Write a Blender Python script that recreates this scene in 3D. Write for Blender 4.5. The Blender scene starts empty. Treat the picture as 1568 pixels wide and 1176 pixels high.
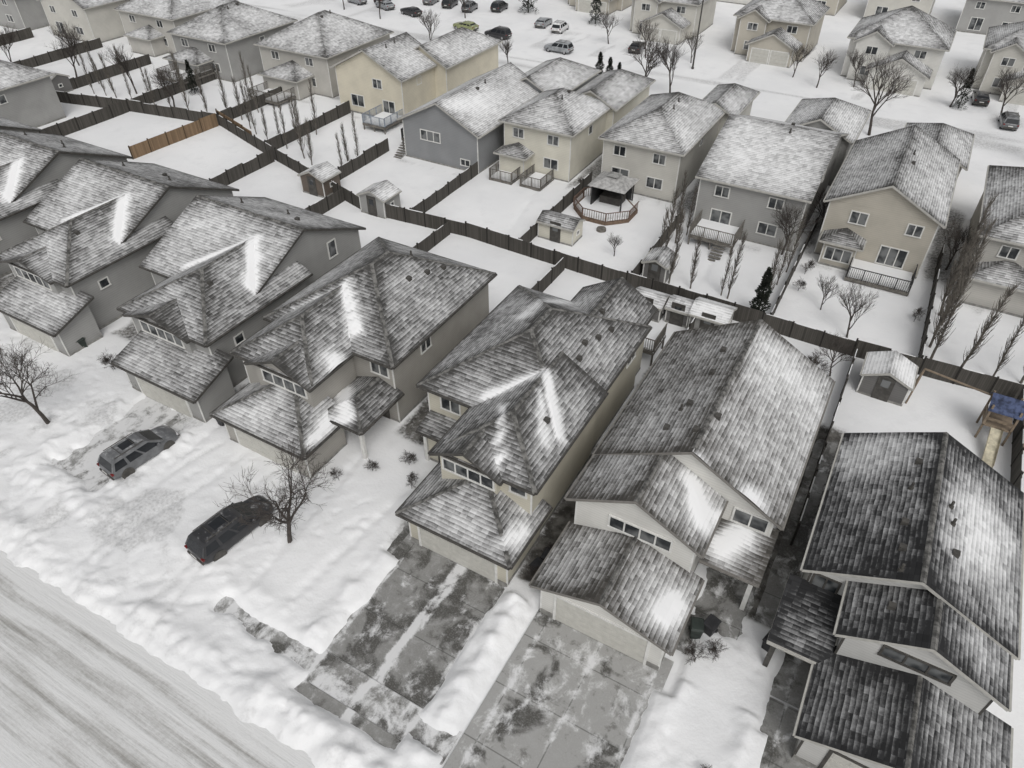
import bpy,bmesh,math,random
import numpy as np
from mathutils import Vector,Matrix
random.seed(7)
SC=bpy.context.scene
COL=bpy.context.collection
# ---------------------------------------------------------------- noise
def _h(i,j,s):
    v=np.sin(i*127.1+j*311.7+s*74.7)*43758.5453
    return v-np.floor(v)
def vn(x,y,s=0):
    x=np.asarray(x,float);y=np.asarray(y,float)
    i=np.floor(x);j=np.floor(y);fx=x-i;fy=y-j
    fx=fx*fx*(3-2*fx);fy=fy*fy*(3-2*fy)
    return (_h(i,j,s)*(1-fx)+_h(i+1,j,s)*fx)*(1-fy)+(_h(i,j+1,s)*(1-fx)+_h(i+1,j+1,s)*fx)*fy
def fbm(x,y,s=0,o=4):
    r=0;a=.5;t=0
    for k in range(o):
        r=r+a*vn(x*2**k+k*13.3,y*2**k+k*7.1,s+k);t+=a;a*=.5
    return r/t
def sst(e0,e1,x):
    t=np.clip((x-e0)/(e1-e0),0,1);return t*t*(3-2*t)
# ---------------------------------------------------------------- materials
class NT:
    def __init__(s,name):
        s.m=bpy.data.materials.new(name);s.m.use_nodes=True;s.t=s.m.node_tree;s.b=s.t.nodes['Principled BSDF']
    def n(s,typ,**k):
        x=s.t.nodes.new(typ)
        for a,v in k.items(): setattr(x,a,v)
        return x
    def l(s,a,b): s.t.links.new(a,b)
    def put(s,sock,v):
        if isinstance(v,bpy.types.NodeSocket): s.l(v,sock)
        else: sock.default_value=v
    def math(s,op,a,b=0.,c=None):
        x=s.n('ShaderNodeMath',operation=op);s.put(x.inputs[0],a);s.put(x.inputs[1],b)
        if c is not None:s.put(x.inputs[2],c)
        return x.outputs[0]
    def noise(s,vec,scale,detail=3,rough=.55,dist=0):
        x=s.n('ShaderNodeTexNoise');x.inputs['Scale'].default_value=scale;x.inputs['Detail'].default_value=detail;x.inputs['Roughness'].default_value=rough;x.inputs['Distortion'].default_value=dist
        if vec is not None:s.l(vec,x.inputs['Vector'])
        return x.outputs[0]
    def mapr(s,v,a,b,c=0,d=1,smooth=True):
        x=s.n('ShaderNodeMapRange');x.interpolation_type='SMOOTHSTEP' if smooth else 'LINEAR'
        s.put(x.inputs[0],v)
        for i,q in zip((1,2,3,4),(a,b,c,d)): x.inputs[i].default_value=q
        return x.outputs[0]
    def mix(s,f,a,b):
        x=s.n('ShaderNodeMix',data_type='RGBA')
        s.put(x.inputs[0],f);s.put(x.inputs[6],a if not isinstance(a,tuple) else (*a,1));s.put(x.inputs[7],b if not isinstance(b,tuple) else (*b,1))
        return x.outputs[2]
    def vmul(s,v,t):
        x=s.n('ShaderNodeVectorMath',operation='MULTIPLY');s.l(v,x.inputs[0]);x.inputs[1].default_value=t;return x.outputs[0]
    def bump(s,h,st=.3,d=.05):
        x=s.n('ShaderNodeBump');x.inputs['Strength'].default_value=st;x.inputs['Distance'].default_value=d
        s.l(h,x.inputs['Height']);s.l(x.outputs[0],s.b.inputs['Normal'])
    def pos(s):
        return s.n('ShaderNodeNewGeometry').outputs['Position']
    def col(s,v,r=.8,spec=.3):
        s.put(s.b.inputs['Base Color'],v if not isinstance(v,tuple) else (*v,1));s.put(s.b.inputs['Roughness'],r)
        s.b.inputs['Specular IOR Level'].default_value=spec
        return s.m
SNOW=(.83,.83,.83)
_c={}
def plain(name,c,r=.7,var=.25,metal=0):
    k=('p',name)
    if k in _c:return _c[k]
    M=NT(name);p=M.pos();n=M.noise(p,3.0)
    f=M.mapr(n,.3,.7,1-var,1+var)
    x=M.n('ShaderNodeVectorMath',operation='SCALE');x.inputs[0].default_value=c;M.l(f,x.inputs['Scale'])
    M.col(x.outputs[0],r);M.b.inputs['Metallic'].default_value=metal
    _c[k]=M.m;return M.m
def siding(name,c):
    k=('s',name)
    if k in _c:return _c[k]
    M=NT(name);p=M.pos();sx=M.n('ShaderNodeSeparateXYZ');M.l(p,sx.inputs[0])
    saw=M.math('FRACT',M.math('MULTIPLY',sx.outputs[2],5.5))
    line=M.mapr(saw,.0,.18,.76,1)
    n=M.noise(p,.5,4);f=M.mapr(n,.3,.7,.92,1.05)
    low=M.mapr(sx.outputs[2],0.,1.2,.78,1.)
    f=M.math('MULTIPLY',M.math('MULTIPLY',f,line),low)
    x=M.n('ShaderNodeVectorMath',operation='SCALE');x.inputs[0].default_value=c;M.l(f,x.inputs['Scale'])
    M.col(x.outputs[0],.65);M.bump(saw,.25,.03);_c[k]=M.m;return M.m
def roofmat(name,c,seed=0.):
    k=('r',name)
    if k in _c:return _c[k]
    M=NT(name)
    at=M.n('ShaderNodeAttribute',attribute_name='snow').outputs['Fac']
    rc=M.n('ShaderNodeAttribute',attribute_name='rc').outputs['Vector']
    sx=M.n('ShaderNodeSeparateXYZ');M.l(rc,sx.inputs[0])
    wob=M.noise(M.vmul(rc,(.5,.5,5)),1.2,3)
    v=M.math('ADD',M.math('MULTIPLY',sx.outputs[1],4.4),M.math('MULTIPLY',wob,.7))
    saw=M.math('FRACT',v)
    row=M.math('FLOOR',v)
    tabv=M.n('ShaderNodeCombineXYZ');M.l(M.math('MULTIPLY',M.math('ADD',sx.outputs[0],M.math('MULTIPLY',row,.37)),2.6),tabv.inputs[0]);M.l(row,tabv.inputs[1]);M.l(sx.outputs[2],tabv.inputs[2])
    wn=M.n('ShaderNodeTexWhiteNoise');fl=M.n('ShaderNodeVectorMath',operation='FLOOR');M.l(tabv.outputs[0],fl.inputs[0]);M.l(fl.outputs[0],wn.inputs['Vector'])
    n1=M.noise(M.vmul(rc,(.5,3.4,7)),1.2,5,.62)
    n2=M.noise(M.vmul(rc,(1,1.4,9)),7,4,.65)
    n3=M.noise(M.vmul(rc,(.3,.3,3)),.9,4,.55)
    n4=M.noise(M.vmul(rc,(1,1,3)),1.5,5,.65)
    s=M.math('ADD',at,M.math('MULTIPLY',M.math('SUBTRACT',saw,.5),-.34))
    for nn,k_ in((n1,.38),(n2,.42),(n3,.5),(n4,.42)):
        s=M.math('ADD',s,M.math('MULTIPLY',M.math('SUBTRACT',nn,.5),k_))
    s=M.math('ADD',s,M.math('MULTIPLY',M.math('SUBTRACT',wn.outputs['Value'],.5),.2))
    mask=M.mapr(s,-.02,1.12)
    sh=M.math('MULTIPLY',M.mapr(saw,0,.2,.7,1.),M.math('ADD',M.math('MULTIPLY',wn.outputs['Value'],.5),.75))
    x=M.n('ShaderNodeVectorMath',operation='SCALE');x.inputs[0].default_value=c;M.l(sh,x.inputs['Scale'])
    M.col(M.mix(mask,x.outputs[0],SNOW),.95,.1)
    M.bump(M.math('ADD',saw,mask),.15,.03);_c[k]=M.m;return M.m
def glassmat():
    M=NT('window_glass');p=M.pos();n=M.noise(p,.8,2)
    M.col(M.mix(M.mapr(n,.4,.6),(.02,.023,.026),(.16,.165,.165)),.12,.5);return M.m
GLASS=glassmat()
WHITE=plain('white_trim',(.64,.635,.61),.5,.08)
DARKT=plain('dark_trim',(.07,.066,.06),.6)
BROWNT=plain('brown_trim',(.19,.18,.165),.6,.1)
BEIGET=plain('beige_trim',(.41,.40,.37),.6,.1)
def snowmat():
    M=NT('snow_cap');p=M.pos();n=M.noise(p,2,4)
    M.col(M.mix(n,(.74,.745,.75),SNOW),.8);M.bump(n,.3,.1);return M.m
SN=snowmat()
def fencemat(name,c):
    M=NT(name);rc=M.n('ShaderNodeAttribute',attribute_name='rc').outputs['Vector']
    sx=M.n('ShaderNodeSeparateXYZ');M.l(rc,sx.inputs[0])
    q=M.math('MULTIPLY',sx.outputs[0],7.);fr=M.math('FRACT',q)
    wn=M.n('ShaderNodeTexWhiteNoise',noise_dimensions='1D');M.l(M.math('FLOOR',q),wn.inputs['W'])
    gap=M.mapr(fr,.0,.14,.35,1)
    n=M.noise(M.vmul(rc,(1,1,.2)),2,3);nb=M.noise(M.vmul(rc,(.15,1,.1)),1,3)
    f=M.math('MULTIPLY',gap,M.math('ADD',.3,M.math('ADD',M.math('MULTIPLY',wn.outputs[0],.5),M.math('ADD',M.math('MULTIPLY',n,.6),M.math('MULTIPLY',nb,.5)))))
    x=M.n('ShaderNodeVectorMath',operation='SCALE');x.inputs[0].default_value=c;M.l(f,x.inputs['Scale'])
    M.col(x.outputs[0],.85);return M.m
FDARK=fencemat('weathered_fence_wood',(.065,.060,.053))
FNEW=fencemat('cedar_fence_wood',(.19,.13,.08))
WOOD=plain('deck_wood',(.15,.105,.075),.8)
GREYW=plain('grey_wood',(.15,.14,.125),.85)
BARK=plain('bark',(.065,.056,.05),.9)
BARKL=plain('aspen_bark',(.12,.108,.093),.9)
# ---------------------------------------------------------------- mesh building
class MB:
    def __init__(s): s.v=[];s.f=[];s.rc=[]
    def add(s,vs,fs,rc=None):
        o=len(s.v);s.v+= [tuple(p) for p in vs];s.f+=[tuple(o+i for i in f) for f in fs]
        s.rc+= rc if rc else [tuple(p) for p in vs]
    def box(s,x0,x1,y0,y1,z0,z1):
        s.add([(x0,y0,z0),(x1,y0,z0),(x1,y1,z0),(x0,y1,z0),(x0,y0,z1),(x1,y0,z1),(x1,y1,z1),(x0,y1,z1)],
              [(3,2,1,0),(4,5,6,7),(0,1,5,4),(1,2,6,5),(2,3,7,6),(3,0,4,7)])
    def tube(s,p,q,r0,r1,n=6,cap=True):
        p=Vector(p);q=Vector(q);d=(q-p)
        if d.length<1e-5:return
        d.normalize();u=d.orthogonal().normalized();w=d.cross(u)
        vs=[]
        for c,r in((p,r0),(q,r1)):
            for i in range(n):
                t=2*math.pi*i/n;vs.append(c+u*math.cos(t)*r+w*math.sin(t)*r)
        fs=[(i,(i+1)%n,n+(i+1)%n,n+i) for i in range(n)]
        if cap: fs+=[tuple(range(n-1,-1,-1)),tuple(range(n,2*n))]
        s.add(vs,fs)
    def mesh(s,name,rc=False):
        m=bpy.data.meshes.new(name);m.from_pydata(s.v,[],s.f);m.update()
        if rc:
            a=m.attributes.new('rc','FLOAT_VECTOR','POINT');a.data.foreach_set('vector',np.array(s.rc,dtype=np.float32).ravel())
        return m
    def obj(s,name,mat,parent=None,rc=False,smooth=False):
        if not s.v:return None
        m=s.mesh(name,rc);m.materials.append(mat)
        if smooth: m.polygons.foreach_set('use_smooth',[True]*len(m.polygons))
        o=bpy.data.objects.new(name,m);COL.objects.link(o)
        if parent:o.parent=parent
        return o
def empty(name,loc=(0,0,0)):
    e=bpy.data.objects.new(name,None);COL.objects.link(e);e.empty_display_size=.5;e.location=loc;return e
TH=.2
def roofpolys(a0,a1,b0,b1,ze,kind,sl):
    if kind[0]=='p':
        z1=ze+sl*(b1-b0);return [([(a0,b0,ze),(a1,b0,ze),(a1,b1,z1),(a0,b1,z1)],0)]
    sw=kind[0]=='a'
    if sw:p0,p1,q0,q1=b0,b1,a0,a1
    else:p0,p1,q0,q1=a0,a1,b0,b1
    hw=(p1-p0)/2;pm=(p0+p1)/2;zr=ze+hw*sl;L=q1-q0
    h0=kind[1]=='h';h1=kind[2]=='h'
    hl=min(hw,L/(2. if(h0 and h1) else 1.))
    qa=q0+(hl if h0 else 0);qb=q1-(hl if h1 else 0)
    P=[]
    if qb-qa>1e-3:
        P.append([(p0,q1,ze),(p0,q0,ze),(pm,qa,zr),(pm,qb,zr)])
        P.append([(p1,q0,ze),(p1,q1,ze),(pm,qb,zr),(pm,qa,zr)])
    else:
        P.append([(p0,q1,ze),(p0,q0,ze),(pm,qa,zr)]);P.append([(p1,q0,ze),(p1,q1,ze),(pm,qa,zr)])
    if h0:P.append([(p0,q0,ze),(p1,q0,ze),(pm,qa,zr)])
    if h1:P.append([(p1,q1,ze),(p0,q1,ze),(pm,qb,zr)])
    out=[]
    for poly in P:
        if sw: poly=[(y,x,z) for x,y,z in poly][::-1];poly=[poly[(i-2)%len(poly)] for i in range(len(poly))]
        out.append((poly,0))
    return out
def segd(P,a,b):
    a=np.array(a);b=np.array(b);d=b-a;t=np.clip(((P-a)@d)/(d@d+1e-9),0,1)
    return np.linalg.norm(P-(a+t[:,None]*d),axis=1)
PID=[0]
def tess(poly,s):
    bm=bmesh.new();vs=[bm.verts.new(p) for p in poly];bm.faces.new(vs);bm.normal_update()
    V=[Vector(p) for p in poly]
    best=None
    for i in range(len(V)):
        e=V[(i+1)%len(V)]-V[i]
        if abs(e.z)<1e-4:
            k=min(V[i].z,V[(i+1)%len(V)].z)
            if best is None or k<best[0]-1e-4: best=(k,V[i],e.normalized())
    o=best[1];U=best[2];N=(V[1]-V[0]).cross(V[2]-V[1]).normalized();W=N.cross(U)
    if W.z<0:W=-W
    us=[(v-o).dot(U) for v in V];ws=[(v-o).dot(W) for v in V]
    for D,r in((U,us),(W,ws)):
        x=math.floor(min(r)/s)*s+s
        while x<max(r)-.02:
            bmesh.ops.bisect_plane(bm,geom=bm.verts[:]+bm.edges[:]+bm.faces[:],plane_co=o+D*x,plane_no=D,dist=1e-4);x+=s
    bm.verts.index_update()
    A=np.array([v.co[:] for v in bm.verts]);F=[[v.index for v in f.verts] for f in bm.faces]
    bm.free()
    d=A-np.array(o);return A,F,d@np.array(U),d@np.array(W)
def build_roof(par,blocks,mat,fmat,base,s,drifts,seed,facebias):
    AV=[];AF=[];AS=[];AR=[];off=0
    fb=MB();cap=MB()
    for bl in blocks:
        a0,a1,b0,b1,ze,kind,sl=bl[:7];opt=bl[7] if len(bl)>7 else {}
        polys=roofpolys(a0,a1,b0,b1,ze,kind,sl)
        edges={}
        for poly,_ in polys:
            for i in range(len(poly)):
                p,q=poly[i],poly[(i+1)%len(poly)]
                k=tuple(sorted([tuple(round(c,3) for c in p),tuple(round(c,3) for c in q)]))
                edges[k]=edges.get(k,0)+1
        for k,c in edges.items():
            if c==1:
                p,q=k
                fb.add([p,q,(q[0],q[1],q[2]-TH),(p[0],p[1],p[2]-TH)],[(0,1,2,3)])
            elif s<.8:
                p,q=Vector(k[0]),Vector(k[1]);d=q-p;L=d.length;d.normalize();sd=Vector((d.y,-d.x,0)).normalized()*.13
                n=int(L/.3)
                for i in range(n):
                    c0=p+d*(L*i/n);c1=p+d*(L*(i+1)/n);z0=Vector((0,0,.035));z1=Vector((0,0,.018));dn=Vector((0,0,-.05 if abs(d.z)<.01 else -.03))
                    cap.add([c0+sd+dn,c0+z0,c0-sd+dn,c1+sd+dn,c1+z1,c1-sd+dn],[(0,1,4,3),(1,2,5,4)])
        for poly,_ in polys:
            fb.add([(x,y,z-TH) for x,y,z in poly],[tuple(range(len(poly)))[::-1]])
            A,F,u,w=tess(poly,s)
            N=(Vector(poly[1])-Vector(poly[0])).cross(Vector(poly[2])-Vector(poly[1])).normalized()
            if N.z<0:N=-N
            PID[0]+=1
            att=base+opt.get('s',0)+.34*(fbm(A[:,0]*.3+seed,A[:,1]*.3,seed)-.5)
            if N.x>.2: att=att+facebias[0]
            elif N.x<-.2: att=att+facebias[1]
            elif N.y<-.2: att=att+facebias[2]
            for i in range(len(poly)):
                p,q=poly[i],poly[(i+1)%len(poly)]
                dd=segd(A,p,q)
                if abs(p[2]-q[2])<1e-3 and p[2]<ze+.05: att=att-.12*np.exp(-(dd/.4)**2)
                else: att=att-.22*np.exp(-(dd/.35)**2)-.12*np.exp(-(dd/1.3)**2)
            dr=np.zeros(len(A))
            for (x0,y0,x1,y1,wd,st) in drifts:
                dd=segd(A[:,:2]*1.,(x0,y0),(x1,y1))*(1+.7*(vn(A[:,0]*1.3,A[:,1]*1.3,3)-.5))
                dr=np.maximum(dr,st*np.exp(-(dd/wd)**2))
            att=att+dr*1.1
            A=A.copy();A[:,2]+=.10*np.clip(dr,0,1)
            AV.append(A);AS.append(att);AR.append(np.stack([u+seed*3,w,np.full(len(A),PID[0]*1.7)],1))
            for f in F: AF.append([off+i for i in f])
            off+=len(A)
    V=np.concatenate(AV)
    m=bpy.data.meshes.new('roof');m.from_pydata(V.tolist(),[],AF)
    a=m.attributes.new('snow','FLOAT','POINT');a.data.foreach_set('value',np.concatenate(AS).astype(np.float32))
    a=m.attributes.new('rc','FLOAT_VECTOR','POINT');a.data.foreach_set('vector',np.concatenate(AR).astype(np.float32).ravel())
    m.materials.append(mat);m.update()
    bm=bmesh.new();bm.from_mesh(m)
    for f in bm.faces:
        if f.normal.z<0:f.normal_flip()
    bm.to_mesh(m);bm.free()
    o=bpy.data.objects.new('roof',m);COL.objects.link(o);o.parent=par
    fb.obj('fascia_and_soffit',fmat,par)
    cap.obj('ridge_caps',CAPM,par)
CAPM=plain('ridge_cap_shingle',(.13,.127,.12),.9,.6)
def roofz(blocks,a,b):
    z=-1
    for bl in blocks:
        a0,a1,b0,b1,ze,kind,sl=bl[:7]
        if a0<=a<=a1 and b0<=b<=b1:
            if kind[0]=='p':q=ze+sl*(b-b0)
            else:
                if kind[0]=='b':
                    d=[a-a0,a1-a]
                    if kind[1]=='h':d.append(b-b0)
                    if kind[2]=='h':d.append(b1-b)
                else:
                    d=[b-b0,b1-b]
                    if kind[1]=='h':d.append(a-a0)
                    if kind[2]=='h':d.append(a1-a)
                q=ze+sl*min(d)
            z=max(z,q)
    return z
def house(name,blocks,wall,fmat,roofm,base,wins,doors=(),garages=(),drifts=(),s=.45,seed=1,ov=.45,trim=WHITE,facebias=(0,0,0),vents=(),posts=()):
    par=empty(name)
    w=MB()
    for bl in blocks:
        a0,a1,b0,b1,ze,kind,sl=bl[:7];opt=bl[7] if len(bl)>7 else {}
        if opt.get('open'):continue
        o=opt.get('ov',ov);z0=opt.get('z0',0)
        A0,A1,B0,B1=a0+o,a1-o,b0+o,b1-o
        zt=ze-TH+o*sl-.03
        if kind[0]=='p':
            z1=ze-TH+(B1-b0)*sl-.03
            w.add([(A0,B0,z0),(A1,B0,z0),(A1,B1,z0),(A0,B1,z0),(A0,B0,zt),(A1,B0,zt),(A1,B1,z1),(A0,B1,z1)],
              [(4,5,6,7),(0,1,5,4),(1,2,6,5),(2,3,7,6),(3,0,4,7)])
        else:
            w.box(A0,A1,B0,B1,z0,zt)
            sw=kind[0]=='a'
            hw=((b1-b0) if sw else (a1-a0))/2;pm=((b0+b1) if sw else (a0+a1))/2;za=ze-TH+hw*sl-.03
            for fl,q in((kind[1],0),(kind[2],1)):
                if fl!='g':continue
                if sw:
                    x=A1 if q else A0;x2=x-.1 if q else x+.1
                    T=[(x,B0,zt-.01),(x,B1,zt-.01),(x,pm,za)];T2=[(x2,B0,zt-.01),(x2,B1,zt-.01),(x2,pm,za)]
                else:
                    y=B1 if q else B0;y2=y-.1 if q else y+.1
                    T=[(A0,y,zt-.01),(A1,y,zt-.01),(pm,y,za)];T2=[(A0,y2,zt-.01),(A1,y2,zt-.01),(pm,y2,za)]
                w.add(T+T2,[(0,1,2),(5,4,3),(0,3,4,1),(1,4,5,2),(2,5,3,0)])
    wo=w.obj('walls',wall,par)
    bm=bmesh.new();bm.from_mesh(wo.data);bmesh.ops.recalc_face_normals(bm,faces=bm.faces);bm.to_mesh(wo.data);bm.free()
    cb=MB();fo=MB();gu=MB()
    for bl in blocks:
        opt=bl[7] if len(bl)>7 else {}
        a0,a1,b0,b1,ze,kind=bl[:6]
        # eaves gutters
        if kind[0]=='b' or kind[0]=='p':
            if kind[0]=='p' or kind[1]=='h': gu.box(a0+.02,a1-.02,b0-.1,b0-.004,ze-.15,ze-.03)
            if kind[0]=='b':
                gu.box(a1+.004,a1+.1,b0+.02,b1-.02,ze-.15,ze-.03);gu.box(a0-.1,a0-.004,b0+.02,b1-.02,ze-.15,ze-.03)
        else: gu.box(a0+.02,a1-.02,b0-.1,b0-.004,ze-.15,ze-.03)
        if opt.get('open') or opt.get('nocb'):continue
        o=opt.get('ov',ov)
        for x,y in((a0+o,b0+o),(a1-o,b0+o)):
            cb.box(x-.05,x+.05,y-.012,y+.05,opt.get('z0',0)+.1,ze-TH+.02)
        fo.box(a0+o-.02,a1-o+.02,b0+o-.02,b1-o+.02,0,.42)
    cb.obj('corner_boards',trim,par);fo.obj('foundation',plain('foundation_concrete',(.24,.235,.22)),par);gu.obj('gutters',fmat,par)
    fr=MB();gl=MB()
    def rect(M,f,p,c,z,wd,h,t0,t1):
        if f=='f':M.box(c-wd/2,c+wd/2,p-t1,p-t0,z-h/2,z+h/2)
        elif f=='k':M.box(c-wd/2,c+wd/2,p+t0,p+t1,z-h/2,z+h/2)
        elif f=='r':M.box(p+t0,p+t1,c-wd/2,c+wd/2,z-h/2,z+h/2)
        else:M.box(p-t1,p-t0,c-wd/2,c+wd/2,z-h/2,z+h/2)
    for (f,p,c,z,wd,h,n) in wins:
        t=.09
        rect(gl,f,p,c,z,wd-.02,h-.02,-.02,.025)
        rect(fr,f,p,c,z+h/2-t/2,wd+t,t,-.01,.07);rect(fr,f,p,c,z-h/2+t/2,wd+t+.06,t,-.01,.09)
        for i in range(n+1):
            x=c-wd/2+wd*i/n
            rect(fr,f,p,x,z,.085 if 0<i<n else .11,h-2*t,-.01,.06)
    fr.obj('window_frames',trim,par);gl.obj('window_glass',GLASS,par)
    if doors:
        d=MB();dk=MB()
        for(f,p,c,wd) in doors:
            rect(d,f,p,c,1.25,wd,2.1,-.01,.05);rect(dk,f,p,c,1.7,wd*.5,.6,.05,.065)
        d.obj('door',DARKT,par);dk.obj('door_glass',GLASS,par)
    for (p,c,wd,h) in garages:
        d=MB()
        for k in range(4):
            d.box(c-wd/2,c+wd/2,p-.03,p+.02,.06+k*h/4,.06+(k+1)*h/4-.03)
            for j in range(int(wd/.62)):
                x=c-wd/2+.08+j*(wd-.1)/int(wd/.62);d.box(x,x+.48,p-.045,p-.028,.06+k*h/4+.12,.06+(k+1)*h/4-.14)
        d.obj('garage_door',garcol,par)
        t=MB();t.box(c-wd/2-.16,c-wd/2-.01,p-.06,p+.02,0,h+.2);t.box(c+wd/2+.01,c+wd/2+.16,p-.06,p+.02,0,h+.2);t.box(c-wd/2,c+wd/2,p-.06,p+.02,h+.06,h+.2);t.obj('garage_trim',trim,par)
    if posts:
        q=MB()
        for(x,y,h) in posts:q.box(x-.12,x+.12,y-.12,y+.12,0,h)
        q.obj('porch_posts',trim,par)
    build_roof(par,blocks,roofm,fmat,base,s,drifts,seed,facebias)
    vt=MB();rs=random.Random(seed)
    for(x,y) in vents:
        z=roofz(blocks,x,y)
        if rs.random()<.5: vt.box(x-.15,x+.15,y-.15,y+.15,z-.2,z+.22)
        else: vt.tube((x,y,z-.2),(x,y,z+.4),.07,.07,8);vt.tube((x,y,z-.2),(x,y,z+.1),.16,.12,8)
    vt.obj('roof_vents',DARKT,par)
    return par
garcol=plain('garage_door_cream',(.5,.49,.45),.5,.06)
RG=roofmat('shingle_grey',(.070,.068,.065));RB=roofmat('shingle_brown',(.078,.073,.066));RD=roofmat('shingle_dark',(.035,.035,.036))
S=siding
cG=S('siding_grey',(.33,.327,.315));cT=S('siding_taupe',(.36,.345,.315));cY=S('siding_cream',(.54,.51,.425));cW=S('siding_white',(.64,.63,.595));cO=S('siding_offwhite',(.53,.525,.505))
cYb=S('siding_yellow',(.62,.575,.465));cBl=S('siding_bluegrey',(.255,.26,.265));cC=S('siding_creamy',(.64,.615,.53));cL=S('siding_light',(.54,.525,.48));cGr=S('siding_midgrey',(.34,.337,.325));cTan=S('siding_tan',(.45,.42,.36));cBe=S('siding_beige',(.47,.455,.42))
# ================================================================ FRONT ROW
house('two_storey_house',[
 (-21.4,-11.2,25.8,38.6,5.6,'bhh',.55),
 (-17.3,-11.05,21.8,31,5.58,'bhg',.6),
 (-17.5,-13.0,21.45,26.5,5.55,'bgg',.5,{'ov':.42,'nocb':1}),
 (-17.2,-11.6,33,40.8,5.6,'bgg',.6),
 (-18.2,-10.9,18.9,23.6,2.75,'bhg',.5,{'s':.1}),
 (-20.9,-17.4,24.6,28.2,3.0,'phh',.25)],
 cY,DARKT,RG,.40,
 [('f',21.87,-15.25,4.75,3.3,.95,4),('f',22.25,-12.3,4.75,1.0,.9,1),('f',26.25,-19.3,4.5,1.4,1.1,2),('r',-11.6,36.4,4.4,1.4,1.1,2),('r',-11.6,30,2.0,.8,.7,1)],
 garages=[(19.35,-14.55,4.9,2.15)],doors=[('f',25.05,-19.2,.95)],
 drifts=[(-14.1,28.8,-11.7,25.8,.3,1),(-14.2,28.9,-17,26.6,.28,.75),(-13.6,27.2,-12.2,25.0,.4,.5),(-15.2,25.6,-13.5,22.2,.2,.8),(-11.7,19.9,-11.3,21.2,.35,.7),(-18.0,33.2,-17.2,37.8,.6,.5)],
 seed=4,facebias=(.0,.04,.0),vents=[(-13.6,33),(-13.2,34.2),(-12.9,35.6),(-13.3,31.6),(-14,36.5),(-12.6,26)],trim=WHITE,posts=[(-20.5,25,2.9)])
house('two_storey_house',[
 (-34.7,-23.7,26.4,39.2,5.6,'bhh',.55),
 (-33.8,-26.9,22.5,32,5.58,'bhg',.58),
 (-32.2,-26.8,22.15,27,5.55,'bgg',.45,{'ov':.42,'nocb':1}),
 (-33.4,-25.5,19.5,23.9,2.75,'bhg',.5,{'s':.08}),
 (-27.2,-23.6,22.6,27,3.1,'bhg',.4,{'open':1})],
 cT,DARKT,RG,.43,
 [('f',22.57,-29.4,4.75,3.6,1.0,4),('f',26.85,-25.2,4.6,1.4,1.1,2),('r',-24.15,30.5,4.6,1.1,1.1,2)],
 garages=[(19.95,-29.5,4.9,2.15)],doors=[('f',26.85,-25.4,.95)],
 drifts=[(-30.2,30.1,-27.6,27.6,.33,1),(-30.3,30.1,-33,27.3,.2,.3),(-25.9,20.6,-26.1,22.6,.3,.9),(-27,25,-25,23.2,.6,.9)],
 seed=9,facebias=(.0,.04,.02),vents=[(-27,33),(-26.6,34.6),(-26.2,36),(-28.2,35)],posts=[(-24.1,23.1,3.0),(-26.7,23.1,3.0)])
def sidegable(dx,dn,seed,wl,b=0):
    return house('two_storey_house',[
     (-48.6+dx,-37.2+dx,27.2,40.6,5.1,'agg',.45),
     (-45.2+dx,-36.3+dx,22.6,33,5.08,'bhg',.5),
     (-44.2+dx,-37.8+dx,22.25,27,5.05,'bgg',.32,{'ov':.42,'nocb':1}),
     (-43.5+dx,-35.2+dx,19.8,23.6,2.75,'phh',.32),
     (-37.6+dx,-36.3+dx,29.6,32,2.9,'bhg',.3,{'ov':.15,'nocb':1})],
     wl,DARKT,RG,.45,
     [('f',22.67,-41.0+dx,4.3,4.2,1.0,5),('r',-37.65+dx,32.2,4.9,.9,1.5,1),('r',-37.65+dx,36.8,4.9,.9,1.5,1),('r',-36.75+dx,25.5,3.6,.8,.8,1)],
     garages=[(20.25,-39.4+dx,4.9,2.1)],
     drifts=[(-40.6+dx,31.8,-37.7+dx,28.4,.38,1),(-40.7+dx,31.9,-44.5+dx,28.4,.2,.7)],
     seed=seed,facebias=(.0,.05,.08),vents=[(-40+dx,36),(-42+dx,37),(-46+dx,36),(-39.5+dx,26.5)])
sidegable(0,0,12,cG);sidegable(-14.6,0,15,cGr);sidegable(-29,0,19,cGr);sidegable(-43,0,23,cT);sidegable(-57,0,25,cG)
house('two_storey_house',[
 (-9.7,.65,26.2,39.4,5.2,'bgg',.55),
 (-9.65,-2.3,22.6,31,5.18,'bgg',.52),
 (-9.5,-2.0,18.5,23.2,2.75,'bgg',.33,{'s':.06}),
 (-2.55,.6,24.1,27.2,2.95,'phh',.3,{'open':1})],
 cW,BROWNT,RB,.38,
 [('f',23.05,-5.6,4.35,3.4,.95,4),('f',26.65,-.9,4.4,1.8,1.1,2)],
 garages=[(18.95,-5.7,4.9,2.1)],doors=[('f',26.65,-1.0,.95)],
 drifts=[(-4.0,26.0,-3.0,24.5,.5,.95),(-3.0,20,-2.8,21.2,.5,.85),(-1.8,25.3,-1.2,26.2,.7,1),(-3,36,-1,37,2.5,.2)],
 seed=31,facebias=(.12,-.03,0),vents=[(-5.8,36),(-5.7,33.5),(-6.0,30.5),(-6.3,30),(-6.5,28.3),(-4.9,28),(-4.2,29.5)],posts=[(.2,24.5,2.9)])
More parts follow.
